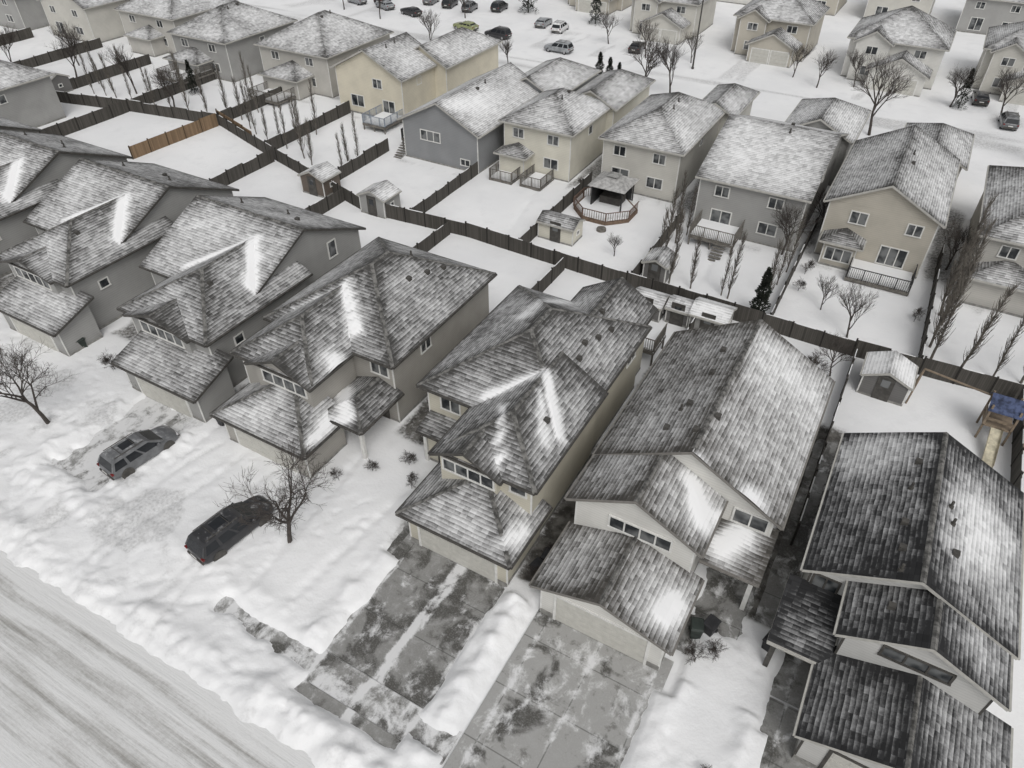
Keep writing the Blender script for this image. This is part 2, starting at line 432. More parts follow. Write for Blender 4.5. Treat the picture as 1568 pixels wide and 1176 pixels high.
house('two_storey_house',[
 (2.1,11.2,24.4,35.1,5.0,'bgg',.5),
 (4.15,10.95,21.7,28,4.98,'bgg',.5),
 (3.9,11.9,17.6,22.6,2.75,'bgg',.33),
 (1.7,4.5,21.4,24.9,2.8,'phh',.28,{'open':1})],
 cO,BEIGET,RD,.20,
 [('f',22.15,7.5,4.72,2.8,.8,3),('f',24.85,3.3,4.1,1.2,1.1,2)],
 garages=[(18.05,8,4.9,2.1)],doors=[('f',24.85,3.2,.95)],
 drifts=[(9.2,31,9.0,28,1.8,.4),(3.4,33,4.6,33.5,1.8,.4)],
 seed=40,facebias=(.14,.06,0),vents=[(5.7,32.5),(5.6,30.5),(5.6,28),(5.7,26.3),(7.4,30),(7.6,29),(7.9,27.3),(5.9,23.6),(5.8,25)],trim=DARKT,posts=[(2.1,21.8,2.7)])
# ================================================================ SECOND ROW
def rear(name,a0,a1,b0,b1,kind,wl,base,seed,sl=.52,ze=5.6,extra=(),wins=None,fm=BEIGET,rm=RG,drifts=()):
    if wins is None:
        w=a1-a0;p=b0+.45
        wins=[('f',p,a0+w*.25,4.5,1.3,1.1,2),('f',p,a0+w*.72,4.5,1.3,1.1,2),('f',p,a0+w*.28,1.7,1.9,2.0,2),('f',p,a0+w*.7,1.9,1.7,1.2,2),('r',a1-.45,(b0+b1)/2,4.4,.9,1.0,1)]
    return house(name,[(a0,a1,b0,b1,ze,kind,sl)]+list(extra),wl,fm,rm,base,wins,s=.9,seed=seed,drifts=drifts,facebias=(.06,0,.05),vents=[((a0+a1)/2+.7,(b0+b1)/2+1),((a0+a1)/2+.9,(b0+b1)/2-1)])
Hs='two_storey_house'
rear(Hs,-98,-86.3,71.5,86,'bhh',cGr,.55,51,extra=[(-97,-90,69,74,2.9,'bhg',.4)])
rear(Hs,-82.8,-69.8,73.5,88,'bhh',cBe,.55,52,extra=[(-80,-73,70.5,75.5,2.9,'bhg',.4)])
rear(Hs,-67,-55.8,70.9,80,'bgg',cYb,.6,53,sl=.5,extra=[(-62,-54,78,92,5.5,'bgh',.55)],wins=[('f',71.35,-60,4.5,1.4,1.2,2),('f',71.35,-63.5,1.9,2,1.5,2),('f',71.35,-58.5,1.7,1.8,2,2),('r',-56.3,75,4.5,.9,1,1)])
rear('bungalow_house',-50.6,-39.9,62.8,79,'bgg',cBl,.62,54,sl=.5,ze=4.6,extra=[(-46,-38,77,90,4.55,'bgh',.5)],wins=[('f',63.25,-46.5,3.3,2.6,1.2,3),('f',63.25,-42,1.2,1.2,.8,2),('r',-40.35,70,3.4,1,.9,1)],drifts=[(-44.5,64,-43,68,1,.3)])
rear(Hs,-39.2,-30.3,65.8,76.5,'bhh',cC,.58,55,extra=[(-38.9,-35,64.2,67.5,2.7,'bhg',.4),(-36,-29.5,75,87,5.5,'bgh',.5)])
rear(Hs,-27.9,-18.8,66.8,81.5,'bhh',cL,.58,56,extra=[(-22.5,-17.5,80,90,5.2,'bgh',.5)])
rear(Hs,-16.3,-5.8,62.8,80.5,'agg',cGr,.64,57,sl=.33,extra=[(-12.5,-5,79,90,5.2,'bgh',.5)])
rear(Hs,-4.9,4.7,63.6,79,'bgg',cTan,.54,58,sl=.52,extra=[(-4.2,-.6,62,65,2.7,'bhg',.4),(-1,5.5,78,88,5.2,'bgh',.5)],wins=[('f',64.05,-1.8,4.5,1.4,1.2,2),('f',64.05,2.7,4.5,1.2,1.1,2),('f',64.05,1.8,1.7,2.2,1.8,3),('f',62.45,-2.4,1.5,2.2,1.3,3),('r',4.25,71,4.4,.9,1,1)])
rear(Hs,7.2,17.5,63.5,79,'bhh',cBe,.5,59,extra=[(7.4,13,61.5,66,2.8,'bhg',.4)])
rear(Hs,19.5,29,64,79,'bgg',cL,.5,60)
rear(Hs,-116,-102.6,76.5,90,'bhh',cBe,.55,61,extra=[(-112,-106,74,78,2.9,'bhg',.4)])
rear(Hs,-132,-120,74,88,'bgg',cL,.55,62);rear(Hs,-150,-137,73,88,'bhh',cGr,.55,63);rear(Hs,-168,-155,72,86,'bhh',cTan,.55,64)
rear(Hs,-107,-95,38,52,'bhh',cGr,.5,65);rear(Hs,-122,-110,37,49,'bhh',cGr,.5,66)
def far(a,b,w,wl,seed,kind='bhh',two=True):
    bl=[(a-w/2,a+w/2,b+4,b+16,5.6,kind,.55),(a-w*.2,a+w*.42,b,b+6,2.8,'bgg',.5),(a-w*.42,a-w*.02,b+2.8,b+8,5.5,'bgg',.6)]
    g=[(b+.45,a+w*.11-1.45,2.5,2.15),(b+.45,a+w*.11+1.45,2.5,2.15)]
    return house(Hs,bl,wl,BEIGET,RG,.55,[('f',b+4.45,a+w*.25,4.5,1.5,1.1,2),('f',b+3.25,a-w*.22,4.5,1.5,1.1,2),('f',b+3.25,a-w*.22,1.8,1.5,1.3,2)],garages=g,s=1.5,seed=seed,facebias=(.0,0,.05))
far(-60,132,12,cTan,71);far(-42.5,120.5,12,cL,72);far(-24,117.5,12,cTan,73);far(-6,113.5,13,cW,74);far(10.5,117,12,cL,75);far(26,116,12,cTan,76)
far(-80,140,12,cGr,77);far(-100,146,12,cL,78)
for i,x in enumerate(range(-150,60,15)): rear(Hs,x,x+11,152,165,'bhh',[cTan,cL,cGr,cW][i%4],.55,90+i)
# ================================================================ GROUND
def cat(*r):return np.unique(np.round(np.concatenate(r),3))
ga=cat(np.arange(-900,-130,45),np.arange(-130,-66,2),np.arange(-66,-50,.3),np.arange(-50,18,.17),np.arange(18,60,2),np.arange(60,700,40))
gb=cat(np.arange(-300,-8,20),np.arange(-8,4,.6),np.arange(4,25,.16),np.arange(25,60,.5),np.arange(60,132,1.),np.arange(132,170,3),np.arange(170,1500,60))
Agrid,Bgrid=np.meshgrid(ga,gb);A=Agrid.ravel();B=Bgrid.ravel()
wn1=fbm(A*.8,B*.8,5)-.5;wn2=fbm(A*2.3,B*2.3,8,3)-.5
near=sst(24,20,B)
h=.24+.12*(fbm(A*.12,B*.12,2)-.5)+near*(.05*wn1+.03*wn2)+.015*wn1+.05*(fbm(A*.5,B*.5,77)-.5)
def rmask(a0,a1,b0,b1,soft=.25,jit=.35):
    d=np.minimum(np.minimum(A-a0,a1-A),np.minimum(B-b0,b1-B))+jit*2*wn1+jit*.6*wn2
    return sst(-soft,soft,d),d
DR=[(-17.6,-11.4,9.2,20,.22),(-9.5,-2.3,6,19.5,.25),(3.1,12,4,19.6,.15),(-41.6,-36.8,12.5,20.5,.8)]
dirt=np.zeros_like(A);m=np.zeros_like(A);berm=np.zeros_like(A)
for(a0,a1,b0,b1,j) in DR:
    mm,d=rmask(a0,a1,b0,b1,.16,j);m=np.maximum(m,mm)
    berm+= .28*np.exp(-((d+.9)/.55)**2)*(B<19)*np.clip(.6+1.5*wn1+.6*wn2,0,2)
mm,_=rmask(-24.5,-9.3,10.15,11.3,.2,.35);m=np.maximum(m,mm*sst(.42,.5,fbm(A*.35,B*.6,31)+.12))
mm,_=rmask(.9,2.3,24,40,.2,.15);m=np.maximum(m,mm)
mm,_=rmask(2.7,4.4,18.5,24.5,.2,.2);m=np.maximum(m,mm)
mm,_=rmask(-18.8,-17.4,17.9,21,.2,.3);m=np.maximum(m,mm)
mm,_=rmask(-2.2,.7,22.3,26.5,.3,.5);m=np.maximum(m,mm*.95)
mm,_=rmask(-2.6,-1.4,18.0,23,.2,.2);m=np.maximum(m,mm*.95)
rd=sst(7.6,6.9,B+wn1*.9)
berm+=.32*np.exp(-((B-8.3)/.8)**2)*np.clip(.5+1.8*wn1+.8*wn2,0,2)
berm+=.14*np.exp(-((B-12.2)/.6)**2)*(.5+wn1+wn2)*(A<-18)
h=h+berm*(1-m)
tr=np.zeros_like(A)
for c in(-38.3,-36.6,-28.1,-26.4,-40.6,-33.5,-31.8):
    x=c+.6*np.sin(B*.45+c)+.15*wn1
    tr=np.maximum(tr,np.exp(-((A-x)/.26)**2)*sst(6.5,7.5,B)*sst(20.5,19,B))
for k,x0 in enumerate((-33,-35,-24.5,-46)):
    y=7.6+.09*(A-x0)**2*(.5+.1*k)
    tr=np.maximum(tr,.8*np.exp(-((B-y)/.28)**2)*(np.abs(A-x0)<9))
h=h-.10*tr*near
lm=fbm(A*2.3,B*2.3,61,3)
zone=near*sst(7,8,B)*sst(.46,.58,fbm(A*.2,B*.2,63))*sst(-21,-25,A)
lump=sst(.58,.72,lm)*zone;h+=.06*lump
zone2=sst(.50,.58,fbm(A*.22+4,B*.22,72))*near
foot=sst(.74,.82,vn(A*2.9,B*2.9,71))*zone2;h-=.07*foot
P2=np.stack([A,B],1)
for (x0,y0,x1,y1) in((-21,13,-20,24),(-23.5,12,-24.5,23),(-34.5,12,-34.8,22),(-8,45,-5,50),(-31,54,-33,63),(-12,55,-12.5,60)):
    d=segd(P2,(x0,y0),(x1,y1))+.3*wn1;h-=.10*np.exp(-(d/.28)**2)*(.5+vn(A*3,B*3,6))
dirt=np.maximum(dirt,.26*tr*near*sst(.25,.6,wn1+.5))
dirt=np.maximum(dirt,.12*lump*sst(.4,.6,vn(A,B,8)))
dirt=np.maximum(dirt,.22*sst(10,7.4,B)*sst(-.15,.25,wn1+wn2)*(B<10))
dirt=np.maximum(dirt,.30*near*sst(-25,-27,A)*sst(.52,.66,fbm(A*.35,B*.35,91))*sst(8,10,B))
gaps=[(-24.0,-21.6,26,40.5,.75),(-11.4,-9.4,20,41,.95),(-36.4,-34.8,22,40,.7),(-50.2,-48.2,24,40,.6),(.4,2.4,24,41,.9),(-19,-17.6,18.5,25,.5),(-66,-62,22,40,.6)]
for(a0,a1,b0,b1,s_) in gaps:
    mm,_=rmask(a0,a1,b0,b1,.4,.4);dirt=np.maximum(dirt,mm*s_);h=h-.12*mm
for a0,a1,b0,b1 in [(-30.5,-28.0,66,82),(-18.9,-16.2,66,82),(-5.9,-4.8,64,80),(4.7,7.3,64,80),(-40,-39,66,78),(-55,-51,70,80),(-70,-67,74,88)]:
    mm,_=rmask(a0,a1,b0,b1,.5,.5);dirt=np.maximum(dirt,mm*.55)
for a0,a1,b0 in [(-98,-86,69),(-83,-70,71),(-67,-56,70.6),(-50.6,-40,62.6),(-39,-30,65.5),(-28,-19,66.5),(-16,-6,62.6),(-5,5,62.5),(7,17,62)]:
    mm,_=rmask(a0,a1,b0-1.0,b0+1,.5,.8);dirt=np.maximum(dirt,mm*.32*sst(.4,.6,fbm(A*.6,B*.6,13)))
h=h*(1-rd)+rd*(-.06)
h=h*(1-m)+m*(-.06)
fs=sst(97,99,B)*sst(109,106,B)
dirt=np.maximum(dirt,fs*.34*sst(.42,.62,fbm(A*.04,B*.9,44)))
fd=sst(106,109,B)*sst(122,118,B)*sst(.5,.6,vn(A*.16,B*.02,47));dirt=np.maximum(dirt,.3*fd*sst(.35,.6,fbm(A*.7,B*.2,48)))
na,nb=len(ga),len(gb)
me=bpy.data.meshes.new('ground')
idx=np.arange(na*nb).reshape(nb,na)
F=np.stack([idx[:-1,:-1],idx[:-1,1:],idx[1:,1:],idx[1:,:-1]],-1).reshape(-1,4)
me.from_pydata(np.stack([A,B,h],1).tolist(),[],F.tolist())
at=me.attributes.new('dirt','FLOAT','POINT');at.data.foreach_set('value',dirt.astype(np.float32))
me.polygons.foreach_set('use_smooth',[True]*len(me.polygons))
M=NT('snow_ground');p=M.pos();d=M.n('ShaderNodeAttribute',attribute_name='dirt').outputs['Fac']
n=M.noise(p,1.3,5,.6);n2=M.noise(p,5,4,.6);n0=M.noise(p,.12,3);n5=M.noise(p,.45,5,.65)
dm=M.mapr(M.math('ADD',d,M.math('MULTIPLY',M.math('SUBTRACT',n2,.5),M.math('MULTIPLY',d,1.8))),.08,.8)
dc=M.mix(M.mapr(n,.35,.65),(.06,.056,.05),(.18,.173,.16))
sc=M.mix(M.mapr(n0,.35,.65),(.77,.772,.775),SNOW)
sc=M.mix(M.mapr(n5,.5,.75,0,.5),sc,(.70,.70,.705))
M.col(M.mix(dm,sc,dc),.8,.2);M.bump(M.math('ADD',n,M.math('MULTIPLY',n2,.5)),.35,.12)
me.materials.append(M.m)
g=bpy.data.objects.new('ground',me);COL.objects.link(g)
def sheet(name,a0,a1,b0,b1,z,mat):
    q=MB();q.add([(a0,b0,z),(a1,b0,z),(a1,b1,z),(a0,b1,z)],[(0,1,2,3)]);return q.obj(name,mat)
M=NT('snow_packed_asphalt');p=M.pos()
st=M.noise(M.vmul(p,(.04,1.5,1)),1.6,6,.65,.3);st2=M.noise(M.vmul(p,(.25,2.6,1)),1.5,6,.7);fine=M.noise(p,5,5,.75);blot=M.noise(M.vmul(p,(.4,.8,1)),.8,4,.6)
sy=M.n('ShaderNodeSeparateXYZ');M.l(p,sy.inputs[0])
band=M.mapr(sy.outputs[1],5.9,7.2,0,.25);band2=M.mapr(sy.outputs[1],-.5,1.6,.3,0.)
v=M.math('ADD',st,M.math('ADD',M.math('MULTIPLY',st2,.4),M.math('MULTIPLY',fine,.35)))
v=M.math('ADD',v,M.math('MULTIPLY',blot,.35))
v=M.math('ADD',v,M.math('ADD',band,band2))
wobr=M.noise(M.vmul(p,(.07,.02,1)),1,2)
yy=M.math('ADD',sy.outputs[1],M.math('MULTIPLY',M.math('SUBTRACT',wobr,.5),2.2))
for c_,w_,k_ in((6.1,.22,.16),(4.9,.28,.2),(4.35,.15,.12),(3.1,.3,.2),(2.5,.16,.12),(1.4,.25,.16)):
    tk=M.mapr(M.math('ABSOLUTE',M.math('SUBTRACT',yy,c_)),w_*.4,w_*1.6,k_,0.)
    v=M.math('SUBTRACT',v,tk)
mk=M.mapr(v,.55,1.15)
M.col(M.mix(mk,(.27,.26,.24),(.68,.68,.675)),.75,.2);M.bump(v,.7,.1)
sheet('road',-300,200,-9,8.2,.0,M.m)
q=MB();q.box(-300,200,8.2,8.35,-.02,.13);q.obj('kerb',plain('kerb_concrete',(.4,.39,.37)))
def concrete(name,snow,seed,wet=0.,strip=0.,dry=(.235,.232,.222)):
    M=NT(name);p=M.pos();sx=M.n('ShaderNodeSeparateXYZ');M.l(p,sx.inputs[0])
    o=M.n('ShaderNodeVectorMath',operation='ADD');M.l(p,o.inputs[0]);o.inputs[1].default_value=(seed,seed*2,0);q=o.outputs[0]
    w=M.noise(q,.42,5,.6,.5);w2=M.noise(q,1.6,6,.65,.3);sn=M.noise(M.vmul(q,(1.0,.7,1)),.8,6,.68,.4);fine=M.noise(q,12,4,.7)
    base=M.mix(M.mapr(w,.44-wet,.54-wet),(.085,.082,.075),dry)
    base=M.mix(M.mapr(w2,.48,.72,0,.7),base,(.36,.358,.35))
    base=M.mix(M.mapr(w2,.44,.30,0,.6),base,(.09,.085,.075))
    base=M.mix(M.math('MULTIPLY',M.mapr(fine,.45,.75),.35),base,(.42,.42,.41))
    jx=M.math('ABSOLUTE',M.math('SUBTRACT',M.math('FRACT',M.math('DIVIDE',M.math('ADD',sx.outputs[0],14.5),3.0)),.5))
    jy=M.math('ABSOLUTE',M.math('SUBTRACT',M.math('FRACT',M.math('DIVIDE',sx.outputs[1],2.9)),.5))
    j=M.math('MAXIMUM',M.mapr(jx,.486,.494),M.mapr(jy,.486,.494))
    snv=M.math('ADD',sn,M.math('ADD',M.math('MULTIPLY',w2,.35),M.math('MULTIPLY',fine,.12)))
    near_j=M.math('MULTIPLY',M.mapr(jx,.41,.5),.12)
    if strip:
        cs=M.math('ABSOLUTE',M.math('ADD',M.math('ADD',sx.outputs[0],14.3),M.math('MULTIPLY',M.math('SUBTRACT',w,.5),1.2)))
        near_j=M.math('ADD',near_j,M.mapr(cs,.05,.5,strip,0.))
    sm=M.mapr(M.math('ADD',snv,near_j),.84-snow,1.04-snow)
    c=M.mix(M.math('MULTIPLY',j,.55),base,(.05,.05,.045))
    c=M.mix(M.math('MULTIPLY',sm,.9),c,(.7,.7,.7))
    M.col(c,M.mapr(w,.42,.55,.4,.8),.35);M.bump(w2,.1,.02);return M.m
C4=concrete('wet_concrete',.07,3.,0,.22);C5=concrete('wet_concrete_b',.10,11.,.07,0,(.33,.327,.315));C6=concrete('wet_concrete_c',.05,23.);C2=concrete('snowy_concrete',.26,5.)
sheet('driveway',-18.2,-11.0,11.6,20.5,.012,C4)
sheet('driveway',-9.2,-1.9,8.4,19.8,.012,C5)
sheet('driveway',2.6,13,6,20.4,.012,C6)
sheet('driveway',-42.5,-35.5,11.6,21,.012,C2)
sheet('sidewalk',-60,-9.3,9.9,11.58,.008,concrete('sidewalk_concrete',.2,8.))
sheet('driveway_apron',-18.2,-11.,8.4,9.88,.01,C4)
sheet('footpath',-2.9,6,20.5,42,.006,concrete('path_concrete',.06,14.))
sheet('footpath',-19.2,-17.2,17.4,21.4,.004,C6)
# ================================================================ FENCES
def fence(pts,mat=FDARK,hh=1.7,name='wooden_fence'):
    par=empty(name,(pts[0][0],pts[0][1],0));pa=MB();po=MB();sn=MB();L=0
    ox,oy=pts[0]
    for (x0,y0),(x1,y1) in zip(pts[:-1],pts[1:]):
        d=Vector((x1-x0,y1-y0,0));ln=d.length;d.normalize();nn=Vector((-d.y,d.x,0))*.03
        k=max(1,round(ln/2.4))
        for i in range(k):
            s0=ln*i/k;s1=ln*(i+1)/k;z=hh+random.uniform(-.1,.1)
            P=Vector((x0-ox,y0-oy,0))+d*s0;Q=Vector((x0-ox,y0-oy,0))+d*s1
            vs=[];rc=[]
            for pt,l in((P,L+s0),(Q,L+s1)):
                for sg in(-1,1):
                    for zz in(0,z):
                        vs.append(pt+nn*sg+Vector((0,0,zz)));rc.append((l,sg,zz))
            pa.add(vs,[(0,4,5,1),(2,3,7,6),(1,5,7,3),(0,1,3,2),(4,6,7,5)],rc)
            po.box(P.x-.06,P.x+.06,P.y-.06,P.y+.06,0,z+.12)
            if random.random()<.6:
                Pa=P.lerp(Q,random.uniform(0.05,.3));Qa=P.lerp(Q,random.uniform(.6,.97))
                u=nn.normalized()*.035;hs=random.uniform(.02,.06);zt=z+.004
                sn.add([Pa-u+Vector((0,0,zt)),Qa-u+Vector((0,0,zt)),Qa+u+Vector((0,0,zt)),Pa+u+Vector((0,0,zt)),Pa-u*.5+Vector((0,0,zt+hs)),Qa-u*.5+Vector((0,0,zt+hs)),Qa+u*.5+Vector((0,0,zt+hs)),Pa+u*.5+Vector((0,0,zt+hs))],[(4,5,6,7),(0,1,5,4),(1,2,6,5),(2,3,7,6),(3,0,4,7)])
        L+=ln
    pa.obj('boards',mat,par,rc=True);po.obj('posts',mat,par)
    if mat is FDARK: sn.obj('snow_on_rail',SN,par)
    return par
fence([(-76,59.3),(-62,54.8),(-45.2,49.9),(-34,50.8),(-22,50.3),(1.3,49.8),(13,50.3),(32,51)])
fence([(-150,51),(-125,53),(-104,54),(-90,57),(-76,59.3)])
for a,b0,b1 in[(-64.5,55.8,71),(-52.6,52.3,63.5),(-40.2,50.5,64),(-28.2,50.7,67),(-17,50.3,64),(-5.2,50.2,70),(5.8,50.2,69),(18,50.7,68),(-76.2,59.5,73),(-90,57.2,74),(-104,54.2,72),(-118,53.6,74),(-133,52.6,72)]:
    fence([(a,b0),(a-.2,b1)])
for a,b0,b1 in[(-35.6,40,50.4),(-23.2,40,50.1),(-49,41,50.9),(-62.3,41,54.6),(-10.2,41,49.9),(1.5,30,49.6),(12.3,36,50.0),(-90,40,56.8)]:
    fence([(a,b0),(a,b1)])
fence([(-76.8,47),(-76.1,59.1)],FNEW,1.8,'cedar_fence')
fence([(-76.8,59.9),(-68,57.1)],FNEW,1.8,'cedar_fence')
# ================================================================ SHEDS
def shed(a,b,w,d,hgt,wl,kind='bgg',sn=1.0,rot=0):
    p=house('garden_shed',[(-w/2-.15,w/2+.15,-d/2-.15,d/2+.15,hgt,kind,.45)],wl,BEIGET,RG,sn,[('r',w/2,0,hgt*.6,.5,.5,1)],doors=[('f',-d/2,0,1.1)],s=.85,seed=int(a*3)%17,ov=.15)
    p.location=(a,b,0);p.rotation_euler[2]=rot
sdG=S('shed_grey',(.16,.155,.15));sdB=S('shed_brown',(.14,.115,.095))
shed(-52.6,51.6,3,2.6,2.2,sdB);shed(-44.4,51.1,3,2.6,2.2,cG,'bgg');shed(-26.2,55.2,3.6,2.2,2.0,cC,'agg',.65);shed(-15.6,53.3,2,2.4,2,sdG,'bgg',.9)
shed(-14.2,47.6,2.4,2,1.7,sdG,'agg',1.1);shed(-11.7,47.9,1.8,1.8,1.7,sdG,'agg',1.1);shed(-9.2,48,2.8,2.4,1.9,cG,'agg',1.2);shed(3.9,46.9,3,2.6,2.0,sdG,'bgg',1.1);shed(-105.8,57,4,3,2.2,sdG,'agg',1.0)
# ================================================================ DECKS
def deck(name,a0,a1,b0,b1,z,rail=True,mat=WOOD,stairs=None):
    par=empty(name,(a0,b0,0));w=a1-a0;d=b1-b0;q=MB()
    for i in range(int(w/.3)):
        q.box(i*.3,i*.3+.28,0,d,z-.08,z)
    q.box(0,w,.0,.05,z-.3,z-.085);q.box(0,.05,.06,d,z-.3,z-.085);q.box(w-.05,w,.06,d,z-.3,z-.085)
    for x in(.1,w/2,w-.1):
        for y in(.12,d-.1):q.box(x-.06,x+.06,y-.06,y+.06,0,z-.31)
    q.obj('deck_boards',mat,par)
    s_=MB();s_.box(.15,w-.15,.15,d,z+.004,z+.14);s_.obj('snow_on_deck',SN,par)
    r=MB()
    def rl(x0,y0,x1,y1):
        n=max(2,int(math.hypot(x1-x0,y1-y0)/.16))
        for i in range(n+1):
            x=x0+(x1-x0)*i/n;y=y0+(y1-y0)*i/n;t=.045 if i%8==0 else .018;r.box(x-t,x+t,y-t,y+t,z,z+1.0)
        dx,dy=(.04,.04);r.box(min(x0,x1)-dx,max(x0,x1)+dx,min(y0,y1)-dy,max(y0,y1)+dy,z+1.003,z+1.06)
    if rail: rl(.06,.06,w-.06,.06);rl(.06,.2,.06,d-.1);rl(w-.06,.2,w-.06,d-.1)
    r.obj('railing',mat if rail is True else rail,par)
    if stairs:
        t=MB()
        for k in range(int(z/.18)):
            zz=z-.18*(k+1);t.box(stairs,stairs+1.1,-.28*(k+1),-.28*k-.01,zz-.05,zz)
        t.obj('stairs',mat,par)
METG=plain('grey_railing',(.25,.28,.32),.5);BLKR=plain('black_railing',(.03,.03,.03),.5)
deck('rear_deck',-59.6,-56.2,67.2,71.2,1.1,METG,GREYW);deck('rear_deck',-38.6,-35.8,62.6,66,.5,GREYW,GREYW)
deck('rear_deck',-34.9,-32.4,62.8,66.1,.5,GREYW,GREYW);deck('rear_deck',-15.2,-11,59.8,63.2,1.3,True,GREYW,stairs=2.5);deck('rear_deck',-1.2,4.0,60.6,64,.6,BLKR,GREYW)
deck('rear_deck',-51.6,-49.6,64.5,67.5,1.7,BLKR,GREYW,stairs=.3);deck('rear_deck',-14.2,-11.4,41,43.6,1.6,True,GREYW)
deck('rear_deck',-95,-90,66,71.8,1.4,True,GREYW);deck('rear_deck',-79,-74,67.5,72.5,.9,True,GREYW)
par=empty('gazebo_deck',(-24.6,62.2,0));q=MB();R=3.1;oct_=[(R*math.cos(math.pi/8+k*math.pi/4)*1.05,R*math.sin(math.pi/8+k*math.pi/4)) for k in range(8)]
q.add([(x,y,.05) for x,y in oct_]+[(x,y,.6) for x,y in oct_],[tuple(range(8,16))]+[(i,(i+1)%8,8+(i+1)%8,8+i) for i in range(8)]);q.obj('platform',WOOD,par)
q=MB();q.add([(x*.93,y*.93,.604) for x,y in oct_]+[(x*.9,y*.9,.74) for x,y in oct_],[tuple(range(8,16))]+[(i,(i+1)%8,8+(i+1)%8,8+i) for i in range(8)]);q.obj('snow',SN,par)
q=MB()
for i in range(8):
    if i==0:continue
    x0,y0=oct_[i];x1,y1=oct_[(i+1)%8]
    for k in range(10):
        t=k/10;x=x0+(x1-x0)*t;y=y0+(y1-y0)*t;s_=.05 if k==0 else .02;q.box(x-s_,x+s_,y-s_,y+s_,.6,1.5)
    q.tube((x0,y0,1.53),(x1,y1,1.53),.05,.05,4)
q.obj('railing',plain('stained_wood',(.13,.085,.065)),par)
q=MB();
for x in(-1.5,1.7):
    for y in(-.3,2.8):q.box(x-.06,x+.06,y-.06,y+.06,.6,2.9)
q.box(-1.4,1.6,2.76,2.8,.62,2.8);q.box(-1.46,-1.42,-.2,2.7,.7,2.8);q.obj('gazebo_frame',BLKR,par)
q=MB();q.box(-1,1.2,.6,2.2,.75,1.5);q.obj('hot_tub',plain('hot_tub_cover',(.06,.055,.05)),par)
q=MB();q.add([(-1.9,-.7,2.85),(2.1,-.7,2.85),(2.1,3.2,2.85),(-1.9,3.2,2.85),(-.4,.8,3.5),(.6,.8,3.5),(.6,1.7,3.5),(-.4,1.7,3.5)],[(0,1,5,4),(1,2,6,5),(2,3,7,6),(3,0,4,7),(4,5,6,7),(3,2,1,0)]);q.obj('gazebo_roof',plain('gazebo_canopy',(.36,.355,.345)),par)
q=MB();q.add([(-.55,.65,3.62),(.75,.65,3.62),(.75,1.85,3.62),(-.55,1.85,3.62),(.1,1.25,3.95)],[(0,1,4),(1,2,4),(2,3,4),(3,0,4),(3,2,1,0)]);q.obj('gazebo_vent_cap',plain('gazebo_canopy2',(.25,.25,.24)),par)
q=MB();q.tube((0,0,0),(0,0,.5),.5,.45,16);o=q.obj('fire_pit',GREYW);o.location=(-23.3,58.3,0)
par=empty('playground_set',(10.9,45.6,0));q=MB()
for x in(-.8,.8):
    for y in(-.8,.8):q.box(x-.06,x+.06,y-.06,y+.06,0,3.1)
q.box(-.86,.86,-.86,.86,1.4,1.48);q.box(-.8,.8,-.84,-.78,1.9,2.1);q.box(-.84,-.78,-.8,.8,1.9,2.1)
q.tube((-.8,.8,2.7),(-5,1.6,2.7),.07,.07,6);q.tube((-5,1.6,2.7),(-5.3,.4,0),.06,.06,6);q.tube((-5,1.6,2.7),(-5.1,2.8,0),.06,.06,6)
q.box(1.4,2.6,-.6,1.4,0,1.3)
q.obj('frame',plain('play_wood',(.21,.165,.12)),par)
q=MB();q.add([(-1,-1,2.7),(1,-1,2.7),(1,0,3.5),(-1,0,3.5),(1,1,2.7),(-1,1,2.7)],[(0,1,2,3),(3,2,4,5)]);q.obj('tarp_roof',plain('blue_tarp',(.05,.065,.12),.8,.6),par)
q=MB();q.add([(-.35,-.9,1.45),(.35,-.9,1.45),(.35,-3.4,.25),(-.35,-3.4,.25),(-.35,-.9,1.7),(.35,-.9,1.7),(.35,-3.4,.5),(-.35,-3.4,.5)],[(0,1,2,3),(0,3,7,4),(1,5,6,2)]);q.obj('slide',plain('yellow_slide',(.5,.46,.35)),par)
# ================================================================ TREES
def gen_tree(name,mat,hgt,spread,levels,seed,kids=4,r0=.11,up=.35):
    rs=random.Random(seed);q=MB()
    def br(p,d,ln,r,lv):
        n=3 if lv<2 else 2;pts=[p]
        for i in range(n):
            d=(d+Vector((rs.gauss(0,.12),rs.gauss(0,.12),rs.gauss(0,.06)+.05*up))).normalized();p=p+d*ln/n;pts.append(p)
        for i in range(n):
            ra=r*(1-.45*i/n);rb=r*(1-.45*(i+1)/n);q.tube(pts[i],pts[i+1],ra,rb,5 if lv<2 else 3,False)
        if lv>=levels:return
        k=kids+(1 if lv==0 else 0)
        for i in range(k):
            t=rs.uniform(.35,1) if i else 1.;j=min(n-1,int(t*n));pp=pts[j].lerp(pts[j+1],t*n-j) if t<1 else pts[-1]
            ang=rs.uniform(0,2*math.pi);s_=spread*rs.uniform(.6,1.2)
            o=d.orthogonal().normalized();o=Matrix.Rotation(ang,3,d)@o
            nd=(d*(1-.3*s_)+o*s_+Vector((0,0,up))).normalized()
            br(pp,nd,ln*rs.uniform(.55,.8),max(.007,r*.56*(1.05-.2*t)),lv+1)
    br(Vector((0,0,0)),Vector((0,0,1)),hgt*.36,r0,0)
    m=q.mesh(name);m.materials.append(mat);return m
